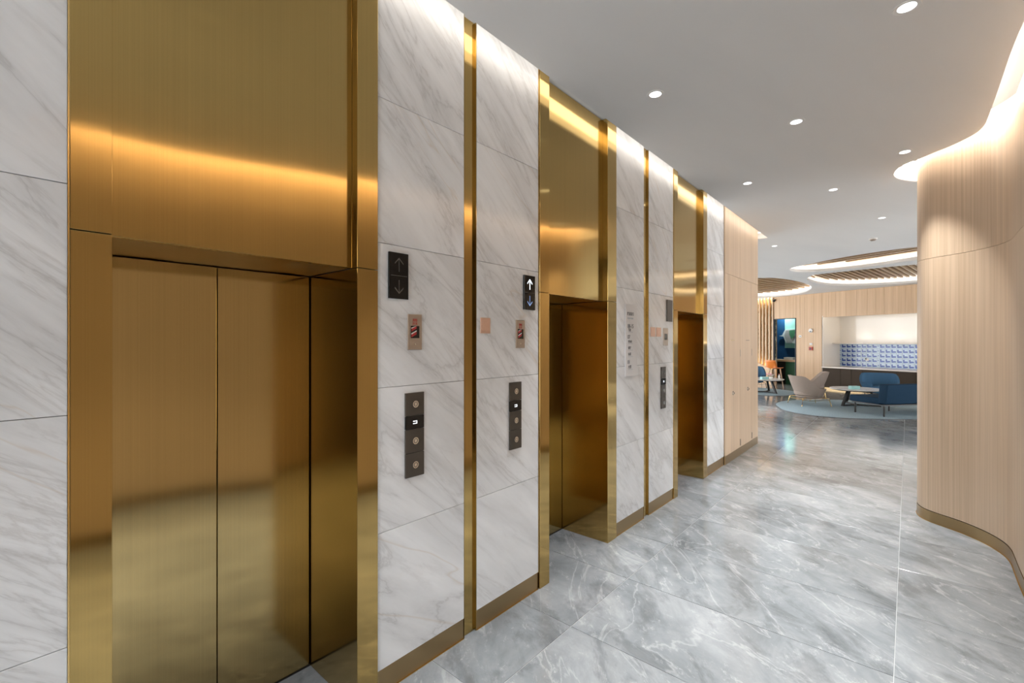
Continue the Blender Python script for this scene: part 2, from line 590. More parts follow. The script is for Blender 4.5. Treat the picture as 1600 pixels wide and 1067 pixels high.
for a, b in cols:
    for z0, z1 in zip(JOINTS[:-1], JOINTS[1:]):
        MB().box(a, b, D, D + 0.021, z0 + 0.0012, z1 - 0.0012).build('marble_slab', 'marble', wall_left, bevel=0.001, seg=1)
    MB().box(a, b, D + 0.004, D + 0.021, 0.001, SK - 0.002).build('skirting', 'skirt', wall_left, bevel=0.001, seg=1)
    MB().box(a, b, D - 0.002, D + 0.004, 0.0003, 0.004).build('skirting_edge', 'gold', wall_left)
for k, (a, b) in enumerate([(-0.572, -0.473), (1.853, 1.953), (4.275, 4.385)]):
    t = MB()
    t.box(a, b, D + 0.018, D + 0.0212, 0.001, COVE - 0.01)
    t.box(a, a + 0.002, D + 0.001, D + 0.018, 0.001, COVE - 0.01)
    t.box(b - 0.003, b, D + 0.001, D + 0.018, 0.001, COVE - 0.01)
    t.build('trim_%d' % (k + 1), 'brass', kind='structure')
# thin pale edge beads where marble meets brass
for a in (LIFTS[0][0] - 0.003, LIFTS[1][0] - 0.006, LIFTS[2][0] - 0.005):
    MB().box(a - 0.001, a + 0.003, D - 0.003, D + 0.02, SK, COVE - 0.005).build('edge_bead', 'gold', wall_left)

# cove over the lift wall
ct = MB().box(-5.0, WEND + 0.5, 1.60, 2.75, COVE + 0.002, COVE + 0.03).box(WEND + 0.23, WEND + 0.25, 1.74, 9.9, H + 0.013, COVE + 0.002).box(-5.0, WEND + 0.23, 1.74, 1.76, H + 0.013, COVE + 0.002).box(WEND - 0.1, WEND + 0.5, 2.75, 9.9, COVE + 0.002, COVE + 0.03)
ct.build('trim_4', 'white', kind='structure', label='white board closing the light cove over the lift wall')
led = MB().box(-0.6, WEND + 0.14, 1.772, 1.882, COVE - 0.014, COVE - 0.004).box(WEND + 0.11, WEND + 0.14, 1.886, 6.0, COVE - 0.050, COVE - 0.042).build('led_strip', 'led_left', label='long LED strip hidden in the ceiling slot above the lifts', category='strip light')
MB().box(-0.6, WEND + 0.02, 1.768, 1.886, COVE - 0.0035, COVE + 0.001).build('channel', 'white', led)

# ------------------------------------------------------------------ lifts
LIFT_LABEL = ['largest brass elevator entrance nearest the camera with double doors', 'brass elevator entrance in the middle beside the floor directory', 'farthest brass elevator entrance next to the timber cabinets']
for (a, b, c, d), lab in zip(LIFTS, LIFT_LABEL):
    e = thing('elevator', lab, 'elevator', ((a + d) / 2, 2.2, 0), group='brass elevators along the marble wall')
    ox, oy = -(a + d) / 2, -2.2
    Y0, YD = D - 0.008, 2.445
    def bx(x0, x1, y0, y1, z0, z1):
        return MB().box(x0 + ox, x1 + ox, y0 + oy, y1 + oy, z0, z1)
    for x0, x1 in ((a, b), (c, d)):
        bx(x0, x1, Y0, YD + 0.06, 0.0006, 2.098).build('jamb', 'brass', e, bevel=0.0015, seg=2)
        bx(x0, x1, Y0, D + 0.064, 2.101, COVE - 0.003).build('upper_jamb', 'brass', e, bevel=0.0015, seg=2)
    bx(b + 0.0005, c - 0.0005, D + 0.040, D + 0.062, 2.102, COVE - 0.012).build('lintel_panel', 'brass', e, bevel=0.0015, seg=2)
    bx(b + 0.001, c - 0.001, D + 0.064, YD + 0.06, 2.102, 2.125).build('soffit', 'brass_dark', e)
    mid = (b + c) / 2
    for x0, x1 in ((b - 0.0, mid - 0.002), (mid + 0.002, c + 0.0)):
        s0 = x0 + (0.006 if x0 < mid - 0.1 else 0)
        s1 = x1 - (0.006 if x1 > mid + 0.1 else 0)
        bx(s0, s1, YD, YD + 0.035, 0.008, 2.096).build('door_panel', 'brass_door', e, bevel=0.0015, seg=2)
    bx(b + 0.001, c - 0.001, YD + 0.045, YD + 0.06, 0.001, 2.10).build('shaft_board', 'dark', e)
    bx(b + 0.001, c - 0.001, YD - 0.004, YD + 0.045, 0.0003, 0.003).build('door_sill', 'dark', e)

# ------------------------------------------------------------------ timber service cabinet at the end of the lift wall
cab = thing('service_cabinet', 'pale timber service cabinet doors at the end of the lift wall', 'cabinet', ((CAB0 + WEND) / 2, D, 0))
cxo = -(CAB0 + WEND) / 2
CY = 1.955
def cb(x0, x1, y0, y1, z0, z1):
    return MB().box(x0 + cxo, x1 + cxo, y0 - D, y1 - D, z0, z1)
cb(CAB0 + 0.004, WEND, CY + 0.018, D + 0.02, 0.001, COVE - 0.004).build('carcass', 'dark', cab)
for k, (x0, x1) in enumerate(((CAB0, 7.64), (7.64, 8.33), (8.33, WEND))):
    dp = cb(x0 + 0.002, x1 - 0.002, CY, CY + 0.018, SK + 0.004, 2.718).build('door' if k < 2 else 'end_panel', 'wood', cab, bevel=0.001, seg=1)
    cb(x0 + 0.002, x1 - 0.002, CY, CY + 0.018, 2.722, COVE - 0.005).build('upper_panel', 'wood', cab, bevel=0.001, seg=1)
    cb(x0 + 0.001, x1 - 0.001, CY + 0.002, CY + 0.018, 0.001, SK).build('plinth', 'skirt', cab)
    if k < 2:
        kx = (7.232, 8.05)[k]
        kb = MB()
        kb.disc_y(kx + cxo, 0.99, CY - 0.006 - D, CY - D, 0.030)
        kb.disc_y(kx + cxo, 0.99, CY - 0.022 - D, CY - 0.006 - D, 0.016)
        kb.build('lock_knob', 'chrome', dp, smooth=30)
        hx = (7.632, 8.322)[k]
        cb(hx - 0.012, hx + 0.012, CY - 0.004, CY - 0.0002, 0.15, 0.25).build('pivot_hinge', 'bronze', dp)
        cb(hx - 0.012, hx + 0.008, CY - 0.003, CY - 0.0002, 1.52, 1.63).build('side_plate', 'steel', dp)
        cb(kx - 0.09, kx + 0.10, CY - 0.002, CY - 0.0002, 1.765, 1.772).build('label_rail', 'bronze' if k else 'gold', dp)
cb(WEND - 0.0005, WEND + 0.012, CY, D + 0.6, 0.001, COVE - 0.005).build('end_cheek', 'wood', cab)

# ------------------------------------------------------------------ wall fittings beside the lifts
def lantern(x0, x1, label, state):
    cx = (x0 + x1) / 2
    w, hgt = x1 - x0, 0.235
    t = thing('hall_lantern', label, 'elevator indicator', (cx, D - 0.001, 1.967), group='lift direction indicators')
    y = -0.012
    MB().box(-w / 2, w / 2, y, 0, 0, hgt).build('plate', 'black_glass' if state != 'plain' else 'bronze', t, bevel=0.0015, seg=2)
    if state == 'plain':
        return
    MB().box(-w * 0.42, w * 0.42, y - 0.0006, y + 0.001, hgt / 2 - 0.0012, hgt / 2 + 0.0012).build('divider', 'arrow_off', t)
    for s, z0 in ((1, hgt * 0.735), (-1, hgt * 0.265)):
        L, wd, th = 0.034, 0.026, 0.0032
        a = MB()
        a.box(-th / 2, th / 2, y - 0.0008, y + 0.001, z0 - L, z0 + L)
        zt = z0 + s * L
        for q in (-1, 1):
            a.prism_y([(0, zt + s * 0.003), (0, zt - s * 0.004), (q * wd, zt - s * 0.031), (q * wd, zt - s * 0.024)], y - 0.0008, y + 0.001)
        if state == 'lit':
            mt = 'arrow_on' if s > 0 else 'arrow_dim'
        else:
            mt = 'arrow_off'
        a.build('up_arrow' if s > 0 else 'down_arrow', mt, t)
lantern(1.329, 1.445, 'unlit black lantern with two grey arrows right of the nearest elevator', 'off')
lantern(2.394, 2.513, 'lit black lantern with glowing up arrow left of the middle elevator', 'lit')
lantern(4.826, 4.967, 'plain bronze lantern plate left of the farthest elevator', 'plain')

def fire_switch(x0, x1, label, detail=True):
    cx, w, hgt = (x0 + x1) / 2, x1 - x0, 0.187
    t = thing('fire_switch', label, 'switch plate', (cx, D - 0.001, 1.706), group='fire switches beside the elevators')
    MB().box(-w / 2, w / 2, -0.006, 0, 0, hgt).build('plate', 'steel', t, bevel=0.003, seg=3)
    win = MB().box(-w * 0.30, w * 0.30, -0.0072, -0.004, 0.062, 0.126).build('window', 'black_glass', t)
    if detail:
        a = MB()
        for k in range(2):
            z = 0.066 + k * 0.030
            a.prism_y([(-w * 0.26, z), (-w * 0.26, z + 0.014), (w * 0.10, z + 0.030), (w * 0.10, z + 0.016)], -0.0080, -0.0070)
        a.build('red_band', 'red', win)
        b_ = MB()
        for k in range(2):
            z = 0.066 + k * 0.030
            b_.prism_y([(-w * 0.26, z + 0.015), (-w * 0.26, z + 0.021), (w * 0.10, z + 0.037 if k == 0 else z + 0.030), (w * 0.10, z + 0.031 if k == 0 else z + 0.0301)], -0.0080, -0.0070)
        b_.build('white_band', 'paper', win)
        text_mesh('lettering', '消防', 0.017, 'red', t, (-0.017, -0.0062, 0.150), bold=0.0002)
        text_mesh('lettering', '开关', 0.017, 'red', t, (-0.017, -0.0062, 0.132), bold=0.0002)
        MB().disc_y(0, 0.030, -0.008, -0.005, 0.004, 10).build('key_hole', 'chrome', t)
fire_switch(1.445, 1.537, 'steel fire switch plate with red striped window by the nearest elevator')
fire_switch(2.314, 2.408, 'steel fire switch plate under the lit lantern')
fire_switch(4.741, 4.861, 'narrow steel fire switch plate under the bronze lantern', False)

def call_panel(x0, x1, label):
    cx, w = (x0 + x1) / 2, x1 - x0
    z0, z1 = 1.038, 1.482
    t = thing('call_station', label, 'button panel', (cx, D - 0.001, z0), group='elevator call panels')
    hs = [0.0, 0.128, 0.252, 0.322, 0.444]
    kinds = ['button', 'button', 'screen', 'button']
    for k in range(4):
        a, b = hs[k], hs[k + 1]
        m = 'black_glass' if kinds[k] == 'screen' else 'bronze'
        p = MB().box(-w / 2, w / 2, -0.010, 0, a + 0.0012, b - 0.0012).build('screen' if m == 'black_glass' else 'button_plate', m, t, bevel=0.001, seg=1)
        zc = (a + b) / 2
        if kinds[k] == 'button':
            bt = MB().disc_y(0, zc, -0.016, -0.009, 0.0185, 24).build('button', 'chrome', p, smooth=30)
            rg = MB()
            n = 24
            for q in range(n):
                a0, a1 = 2 * math.pi * q / n, 2 * math.pi * (q + 1) / n
                rg.prism_y([(r_ * math.cos(an), zc + r_ * math.sin(an)) for r_, an in ((0.0095, a0), (0.0125, a0), (0.0125, a1), (0.0095, a1))], -0.0166, -0.0155)
            rg.build('button_ring', 'bronze', p)
        else:
            g = MB()
            g.box(-0.013, 0.013, -0.0106, -0.0095, zc - 0.008, zc - 0.004)
            g.box(-0.013, 0.013, -0.0106, -0.0095, zc + 0.004, zc + 0.008)
            g.box(0.009, 0.013, -0.0106, -0.0095, zc - 0.004, zc + 0.004)
            g.build('floor_glyph', 'glyph', p)
call_panel(1.429, 1.549, 'bronze call button panel with black screen by the nearest elevator')
call_panel(2.249, 2.367, 'bronze call button panel left of the middle elevator')
call_panel(4.674, 4.792, 'dark call button panel left of the farthest elevator')

def plate(x0, x1, label):
    cx, w = (x0 + x1) / 2, x1 - x0
    t = thing('copper_plate', label, 'wall plate', (cx, D - 0.001, 1.80), group='square copper plates on the marble')
    MB().box(-w / 2, w / 2, -0.006, 0, 0, 0.096).build('frame', 'copper', t, bevel=0.002, seg=2)
    MB().box(-w * 0.33, w * 0.33, -0.0085, -0.005, 0.018, 0.078).build('rocker', 'copper', t, bevel=0.001, seg=1)
plate(1.983, 2.068, 'single square copper plate on marble left of the middle elevator')
plate(4.42, 4.53, 'left one of two copper plates beside the farthest elevator')
plate(4.56, 4.675, 'right one of two copper plates beside the farthest elevator')

sg = thing('directory_sign', 'frosted floor directory sign with navy lettering right of the middle elevator', 'sign', (3.867, D - 0.001, 1.424))
MB().box(0, 0.236, -0.008, 0, 0, 0.674).build('plate', 'sign', sg, bevel=0.001, seg=1)
for body, size, x, z, m_ in [('楼层指引', 0.034, 0.032, 0.572, 'print_dark'), ('FLOOR GUIDE', 0.018, 0.040, 0.536, 'print_grey'),
                             ('08-15', 0.052, 0.040, 0.452, 'print_dark'), ('客房', 0.028, 0.052, 0.424, 'print_dark'),
                             ('07', 0.050, 0.040, 0.352, 'print_dark'), ('健身房', 0.026, 0.052, 0.316, 'print_dark'),
                             ('餐厅', 0.030, 0.052, 0.256, 'print_dark'), ('会议', 0.030, 0.052, 0.198, 'print_dark'),
                             ('01', 0.050, 0.040, 0.118, 'print_dark'), ('大堂', 0.032, 0.052, 0.078, 'print_dark')]:
    text_mesh('lettering', body, size, m_, sg, (x, -0.0083, z), bold=0.0006)
for z in (0.412, 0.304, 0.243, 0.183, 0.063):
    b = MB()
    for q in range(5):
        b.box(0.052 + q * 0.02, 0.066 + q * 0.02, -0.0088, -0.0078, z, z + 0.004)
    b.build('fine_print', 'print_grey', sg)

# ------------------------------------------------------------------ right-hand curved timber wall
curve = spline(right_pts, 10)
acc = [0.0]
for p, q in zip(curve[:-1], curve[1:]):
    acc.append(acc[-1] + math.dist(p, q))
def at_len(s):
    s = max(0, min(acc[-1], s))
    for i in range(len(acc) - 1):
        if s <= acc[i + 1] + 1e-9:
            t = (s - acc[i]) / max(1e-9, acc[i + 1] - acc[i])
            return tuple(a + (b - a) * t for a, b in zip(curve[i], curve[i + 1]))
    return curve[-1]
s_seam = min(range(len(curve)), key=lambda i: math.dist(curve[i], (5.10, -0.614)))
S0 = acc[s_seam]
back_line = offset(curve, -0.02)
wall_right = curved_slab(back_line, offset(curve, -0.14), 0.0, 3.60).build('wall_right', 'backing', kind='structure')
RT = 3.61
s_dark = acc[min(range(len(curve)), key=lambda i: math.dist(curve[i], (0.0, -1.45)))]
cuts = []
s = S0
while s > 0.3:
    cuts.append(s)
    s -= 1.22
cuts.append(0.0)
cuts = cuts[::-1]
s = S0 + 2.05
while s < acc[-1] - 0.3:
    cuts.append(s)
    s += 1.22
cuts.append(acc[-1])
for s0, s1 in zip(cuts[:-1], cuts[1:]):
    n = max(4, int((s1 - s0) / 0.03))
    ln = [at_len(s0 + 0.0012 + (s1 - s0 - 0.0024) * k / n) for k in range(n + 1)]
    bk = offset(ln, -0.019)
    for z0, z1 in ((0.11, 2.556), (2.559, RT)):
        curved_slab(ln, bk, z0, z1).build('timber_panel' if s1 > s_dark else 'unseen_dark_panel', 'wood' if s1 > s_dark else 'unseen_dark', wall_right, smooth=30)  # stretch behind the camera takes the unseen dark tone
bl = [at_len(0.01 + (acc[-1] - 0.02) * k / 420) for k in range(421)]
curved_slab(offset(bl, 0.004), offset(bl, -0.018), 0.0005, 0.105).build('baseboard_right', 'skirt', kind='structure', smooth=30)
curved_slab(offset(bl, 0.010), offset(bl, 0.004), 0.0003, 0.004).build('skirting_edge', 'gold', wall_right)

# ------------------------------------------------------------------ ceiling with its cut-outs
cut_pts = [(-5.0, -1.48), (-3.2, -1.48), (-1.2, -1.44), (0.78, -1.21), (1.60, -1.0), (2.50, -0.69), (3.3, -0.535), (3.713, -0.495), (4.135, -0.481), (4.674, -0.484), (5.214, -0.483), (5.424, -0.478), (5.575, -0.445),
           (5.70, -0.375), (5.81, -0.285), (5.90, -0.19), (6.01, -0.081), (6.10, 0.02), (6.21, 0.085), (6.387, 0.116), (6.55, 0.095), (6.70, 0.03), (6.84, -0.08), (6.92, -0.3), (6.94, -0.6), (6.94, -2.0), (6.94, -8.0)]
cut = spline(cut_pts, 10)
ovalA = spline([(14.30, 3.25), (14.75, 2.78), (16.07, 2.46), (17.85, 2.40), (19.5, 2.83), (20.45, 3.6), (20.85, 4.75), (20.5, 6.1), (18.8, 7.2), (16.2, 7.2), (14.5, 6.0), (14.1, 4.5)], 6, True)
ovalB = spline([(13.16, 2.24), (12.80, 2.09), (12.55, 1.77), (12.12, 1.258), (11.77, 0.68), (11.55, -0.14), (11.5, -1.2), (11.8, -2.2), (12.5, -2.7), (13.1, -2.2), (13.3, -1.2), (13.40, -0.16), (13.80, 0.5), (14.05, 1.40), (13.95, 1.95), (13.60, 2.22)], 6, True)
ovalC = spline([(14.86, 2.03), (14.57, 1.79), (14.32, 0.83), (14.2, -0.17), (14.4, -1.6), (15.3, -2.6), (16.8, -2.7), (18.0, -1.6), (18.55, -0.226), (18.55, 0.76), (18.05, 1.66), (17.0, 2.10), (15.7, 2.22)], 6, True)
outer = [(-5.0, EDGE), (WEND + 0.18, EDGE), (WEND + 0.18, 10.0), (26.0, 10.0), (26.0, -8.0)] + cut[::-1]
plate_with_holes('ceiling', outer, [ovalA, ovalB, ovalC], H, H + 0.012, 'ceiling', kind='structure')
# upper closing boards
MB().box(-5, 27, -8, 10, 4.10, 4.15).build('trim_5', 'backing', kind='structure', label='dark slab above the suspended ceiling')
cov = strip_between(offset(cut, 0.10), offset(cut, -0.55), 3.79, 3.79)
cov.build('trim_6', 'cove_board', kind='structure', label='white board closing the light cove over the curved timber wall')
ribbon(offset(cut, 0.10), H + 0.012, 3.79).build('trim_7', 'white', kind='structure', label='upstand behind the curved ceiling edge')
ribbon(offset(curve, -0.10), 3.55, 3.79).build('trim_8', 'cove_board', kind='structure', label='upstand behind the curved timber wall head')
lc = [p for p in cut if 0.2 < p[0] < 6.9]
l0 = strip_between(offset(lc, 0.065), offset(lc, 0.030), 3.735, 3.775)
lr = l0.build('led_strip', 'led_right', label='LED strip following the curved ceiling slot over the timber wall', category='strip light')
strip_between(offset(lc, 0.070), offset(lc, 0.034), 3.738, 3.780).build('channel', 'white', lr)  # opaque backing added to block light from the strip's rear side

# slatted light recesses in the lounge ceiling
def oval_recess(poly, label, ang, pitch):
    cx = sum(p[0] for p in poly) / len(poly)
    cy = sum(p[1] for p in poly) / len(poly)
    t = thing('slatted_recess', label, 'ceiling light', (cx, cy, H), group='oval slatted recesses in the lounge ceiling')
    loc = [(x - cx, y - cy) for x, y in poly]
    area = sum(loc[i][0] * loc[(i + 1) % len(loc)][1] - loc[(i + 1) % len(loc)][0] * loc[i][1] for i in range(len(loc)))
    if area < 0:
        loc = loc[::-1]
    out = offset(loc, -0.16, True)
    ribbon(out, 0.012, 0.44, True).build('rim', 'white', t, smooth=40)
    ribbon(loc, 0.010, 0.075, True).build('lip', 'white', t, smooth=40)
    strip_between(offset(loc, -0.035, True), offset(loc, -0.065, True), 0.02, 0.02, True).build('led_ring', 'led_oval', t)
    MB().prism(out, 0.44, 0.46).build('cover', 'cream', t)
    # slats cut to the outline
    ca, sa = math.cos(ang), math.sin(ang)
    rot = [(x * ca + y * sa, -x * sa + y * ca) for x, y in offset(loc, -0.1, True)]
    lo, hi = min(p[0] for p in rot), max(p[0] for p in rot)
    x = lo + pitch / 2
    while x < hi:
        ys = []
        for (xa, ya), (xb, yb) in zip(rot, rot[1:] + rot[:1]):
            if (xa - x) * (xb - x) < 0:
                ys.append(ya + (yb - ya) * (x - xa) / (xb - xa))
        if len(ys) >= 2 and max(ys) - min(ys) > 0.2:
            y0, y1 = min(ys), max(ys)
            m = MB().box(-pitch * 0.2, pitch * 0.2, y0, y1, 0.19, 0.25)
            m.v = [((vx + x) * ca - vy * sa, (vx + x) * sa + vy * ca, vz) for vx, vy, vz in m.v]
            m.build('slat', 'slat', t)
        x += pitch
oval_recess(ovalA, 'oval recess of timber slats over the slatted gold screen', R(75), 0.30)
oval_recess(ovalB, 'narrow bright slatted recess nearest the lift lobby', R(-28), 0.26)
oval_recess(ovalC, 'wide slatted recess above the blue sofa', R(82), 0.15)

# ------------------------------------------------------------------ downlights
DL = [((3.238, 0.005), 'downlight nearest the camera at the top right'), ((3.187, 1.385), 'downlight above the middle of the lift wall, nearest the lifts'),
      ((4.338, 0.69), 'downlight in the centre of the corridor ceiling'), ((5.699, 0.023), 'downlight beside the curved ceiling slot'),
      ((5.663, 1.375), 'downlight level with the farthest elevator'), ((6.564, 0.668), 'downlight in the corridor centre past the elevators'),
      ((8.522, 0.287), 'small downlight at the mouth of the lounge'), ((9.718, 1.898), 'small downlight just past the timber cabinet end'),
      ]
FILL_DL = [(0.8, -0.1), (0.8, 1.1), (2.0, 0.5), (-0.6, 0.5), (-0.6, -0.6)]  # unseen lamps added as fill; plain lenses keep them out of reflections
def downlight(x, y, label, power, r=0.048, group='round ceiling downlights', face='lamp_face'):
    t = thing('downlight', label, 'downlight', (x, y, H), group=group)
    MB().lathe([(r * 0.86, -0.0005), (r * 1.25, -0.003), (r * 1.28, -0.0005), (r * 1.28, 0.002), (r * 0.86, 0.002), (r * 0.86, -0.0005)], 28).build('trim_ring', 'white', t, smooth=40)
    MB().lathe([(0.0, -0.0012), (r * 0.86, -0.0012), (r * 0.86, 0.001), (0.0, 0.001)], 24).build('lens', face, t)
    ld = bpy.data.lights.new('downlight_lamp', 'AREA')
    ld.shape = 'DISK'
    ld.size = r * 1.7
    ld.energy = power
    ld.color = NEUTRAL
    ld.spread = R(62)
    lo = link('lamp', ld, t)
    lo.location = (0, 0, -0.006)
for (x, y), lab in DL:
    downlight(x, y, lab, (DOWN_W * (0.9 if 'curved' in lab else 1.0)) if x < 9 else LOUNGE_W)
for x, y in FILL_DL:
    downlight(x, y, 'added unseen fill downlight above the camera', DOWN_W * 0.9, group='added fill downlights above the camera', face='white')
for x, y in [(10.5, 4.5), (13.0, 4.6), (10.5, -3.0), (9.5, -1.5), (16.5, -3.6), (19.2, -2.2), (13.2, 3.2)]:  # out-of-view lamps added to brighten the lounge
    downlight(x, y, 'added unseen fill downlight in the lounge ceiling', LOUNGE_W, group='added lounge fill downlights')

sd_ = thing('smoke_detector', 'small round smoke detector before the narrow slatted recess', 'smoke detector', (10.114, 0.462, H))
MB().lathe([(0.0, -0.045), (0.03, -0.042), (0.045, -0.03), (0.05, -0.018), (0.0, -0.018)], 24).build('sensor_head', 'steel', sd_, smooth=40)
MB().lathe([(0.0, -0.018), (0.06, -0.018), (0.06, -0.0003), (0.0, -0.0003)], 24).build('base', 'white', sd_, smooth=40)

# ------------------------------------------------------------------ room ends
def fill_window(name, axis, at, lo, hi, top, step):
    """added unseen window wall: slim black mullions and rails, open for daylight fill"""
    o = MB()
    def bar(a, b, z0, z1):
        if axis == 'x':
            o.box(at - 0.04, at + 0.04, a, b, z0, z1)
        else:
            o.box(a, b, at - 0.04, at + 0.04, z0, z1)
    n = max(1, round((hi - lo) / step))
    for k in range(n + 1):
        p = lo + (hi - lo) * k / n
        bar(p - 0.025, p + 0.025, 0.0, top)
    bar(lo, hi, 0.0, 0.08)
    bar(lo, hi, top - 0.06, top)
    bar(lo, hi, 2.4, 2.45)
    o.build(name, 'black', kind='structure')
fill_window('added_window_3', 'x', -2.2, -0.45, 1.97, H, 1.2)  # added behind the camera to bring daylight fill into the corridor
MB().box(-2.25, -2.15, -1.60, -0.48, 0, H).build('wall_back', 'unseen_dark', kind='structure')  # unseen dark stretch, keeps the added window out of the brass
fill_window('added_window_1', 'y', 10.0, WEND, 24.0, H, 1.5)  # out-of-view opening added to light the lounge from the left
fill_window('added_window_2', 'y', -8.0, 6.8, 16.5, H, 1.5)  # out-of-view opening added to light the lounge from the right
MB().box(-5.0, 9.0, -8.1, -1.8, 3.60, 3.62).build('trim_9', 'backing', kind='structure', label='deck over the solid core behind the curved wall')
MB().box(WEND - 0.03, WEND - 0.001, 2.76, 10.0, 0, COVE).build('wall_lounge_side', 'wood', kind='structure')

# ------------------------------------------------------------------ far lounge wall, in its own frame: x runs right along the wall, y goes into it
P0 = Vector((19.0, -0.226, 0))
U = Vector((0.41, 0.912, 0)).normalized()
FRZ = math.atan2(-U.y, -U.x)          # local +x = to the right seen from the room
def F(s, d, z=0.0):
    nrm = Vector((U.y, -U.x, 0))
    p = P0 + U * s + nrm * d
    return (p.x, p.y, z)
# local coordinates: x = -s, y = d
wf = link('wall_far', None, None)
fw = MB()
fw.box(-3.86, -2.86, 0.02, 0.30, 0, H)         # pier between doorway and niche
fw.box(-4.74, -3.86, 0.02, 0.30, 2.66, H)      # over the doorway
fw.box(-2.86, 8.0, 0.02, 1.25, 2.70, H)        # over the niche
fw.box(-2.86, 8.0, 1.06, 1.25, 0, 2.69)        # niche back
fw.box(-12.0, -5.6, 0.35, 0.5, 0, H)
COL.objects.unlink(wf)
bpy.data.objects.remove(wf)
wall_far = fw.build('wall_far', 'backing', kind='structure')
wall_far.location = P0
wall_far.rotation_euler = (0, 0, FRZ)
# boards
x = -4.74
random.seed(3)
while x < 4.0:
    w = random.choice((0.16, 0.24, 0.30, 0.34))
    x1 = min(x + w, 4.0)
    for lim in (-3.84, -2.88):
        if x < lim - 0.02 and x1 > lim:
            x1 = lim
        elif lim - 0.02 <= x < lim:
            x = lim
            x1 = x + w
    z0 = 2.66 if x < -3.85 else (0.0 if x < -2.89 else 2.635)
    MB().box(x + 0.002, x1 - 0.002, 0.0, 0.019, z0 + 0.003, H - 0.003).build('timber_board', 'wood_far', wall_far, bevel=0.001, seg=1)
    x = x1
MB().box(-3.84, -2.89, -0.012, -0.0005, 0.001, 0.09).build('skirting', 'cream', wall_far)
# niche linings
MB().box(-2.86, -2.84, -0.0005, 1.05, 0.80, 2.69).build('niche_side', 'cream', wall_far)
MB().box(-2.858, 4.0, 1.03, 1.055, 1.70, 2.69).build('niche_panel', 'gloss_white', wall_far)
MB().box(-2.858, 4.0, 0.01, 1.03, 2.675, 2.69).build('niche_ceiling', 'cream', wall_far)
MB().box(-2.858, 4.0, 0.55, 1.029, 1.665, 1.698).build('niche_ledge', 'cream', wall_far)
ob = MB().box(-2.82, 3.9, 0.05, 0.08, 2.664, 2.674).build('led_strip', 'led_niche', label='LED strip along the top of the counter niche', category='strip light')
ob.location, ob.rotation_euler = P0, (0, 0, FRZ)
for k, xx in enumerate((-1.98, -1.02, -0.06, 0.9, 1.9)):
    t = thing('uplight', 'small round uplight on the ledge above the blue tiles, %s from the left' % ('first', 'second', 'third', 'fourth', 'fifth')[k], 'uplight', F(-xx, 0.80, 1.6985), FRZ, 'uplights on the niche ledge')
    MB().lathe([(0.0, 0.0), (0.035, 0.0), (0.035, 0.012), (0.028, 0.012), (0.028, 0.008), (0.0, 0.008)], 16).build('housing', 'white', t)
    ld = bpy.data.lights.new('uplight_lamp', 'AREA')
    ld.shape = 'DISK'
    ld.size = 0.05
    ld.energy = 0.65
    ld.color = (1.0, 0.90, 0.76)
    lo = link('lamp', ld, t)
    lo.location = (0, 0, 0.02)
    lo.rotation_euler = (R(180 + 18), 0, 0)
# counter and cabinets
ctr = thing('counter_top', 'long pale stone counter top along the niche', 'counter', F(0, 0.5, 0.79), FRZ)
MB().box(-2.875, 4.0, -0.53, 0.53, 0, 0.045).build('slab', 'counter', ctr, bevel=0.003, seg=1)
bc = [-2.86, -2.25, -1.90, -1.55, -1.05, -0.55, -0.05, 0.45, 0.95, 1.45]
names = ['first', 'second', 'third', 'fourth', 'fifth', 'sixth', 'seventh', 'eighth', 'ninth']
for k, (a, b) in enumerate(zip(bc[:-1], bc[1:])):
    t = thing('base_cabinet', 'taupe base cabinet under the pale counter, %s from the left' % names[k], 'cabinet', F(-(a + b) / 2, 0.5), FRZ, 'taupe base cabinets under the counter')
    w = b - a
    MB().box(-w / 2 + 0.002, w / 2 - 0.002, -0.46, 0.5, 0.08, 0.785).build('body', 'dark', t)
    MB().box(-w / 2 + 0.004, w / 2 - 0.004, -0.485, -0.462, 0.085, 0.775).build('door', 'taupe_cab', t, bevel=0.002, seg=1)
    MB().box(-w / 2, w / 2, -0.42, 0.4, 0.0005, 0.078).build('plinth', 'skirt', t)
# tiles: pale squares with a cobalt L
tp = 0.168
def tile_mesh(w):
    me = MB()
    me.box(-w / 2 + 0.002, w / 2 - 0.002, 0.0, 0.012, -tp / 2 + 0.002, tp / 2 - 0.002)
    n0 = len(me.f)
    if w > 0.1:
        s = tp / 2
        me.prism_y([(-s * 0.78, s * 0.62), (-s * 0.30, s * 0.62), (-s * 0.30, -s * 0.05), (s * 0.10, s * 0.02), (s * 0.80, -s * 0.10), (s * 0.80, -s * 0.55), (-s * 0.60, -s * 0.72), (-s * 0.78, -s * 0.5)], -0.002, 0.001)
    else:
        me.prism_y([(-0.018, 0.02), (0.02, 0.0), (-0.018, -0.02)], -0.002, 0.001)
    o = me.build('wall_tile', ['tile_pale', 'tile_blue'], wall_far)
    for i, p in enumerate(o.data.polygons):
        c = p.center
        p.material_index = 1 if (i >= n0) else 0
    return o
tA, tB = tile_mesh(tp * 1.0), tile_mesh(0.07)
first = {id(tA): True, id(tB): True}
x = -2.86
cnt = 0
while x < 1.3:
    narrow = cnt in (0, 8, 18)
    w = 0.07 if narrow else tp
    src = tB if narrow else tA
    for r in range(5):
        if first[id(src)]:
            o, first[id(src)] = src, False
        else:
            o = src.copy()
            COL.objects.link(o)
        o.location = (x + w / 2, 1.035, 0.838 + tp * (r + 0.5) - 0.01)
    x += w
    cnt += 1
sk_ = thing('socket_plate', 'small white socket plate on the blue tiles', 'socket', F(1.93, 1.031, 1.10), FRZ)
MB().box(-0.05, 0.05, -0.008, 0, -0.045, 0.045).build('plate', 'white', sk_, bevel=0.002, seg=1)
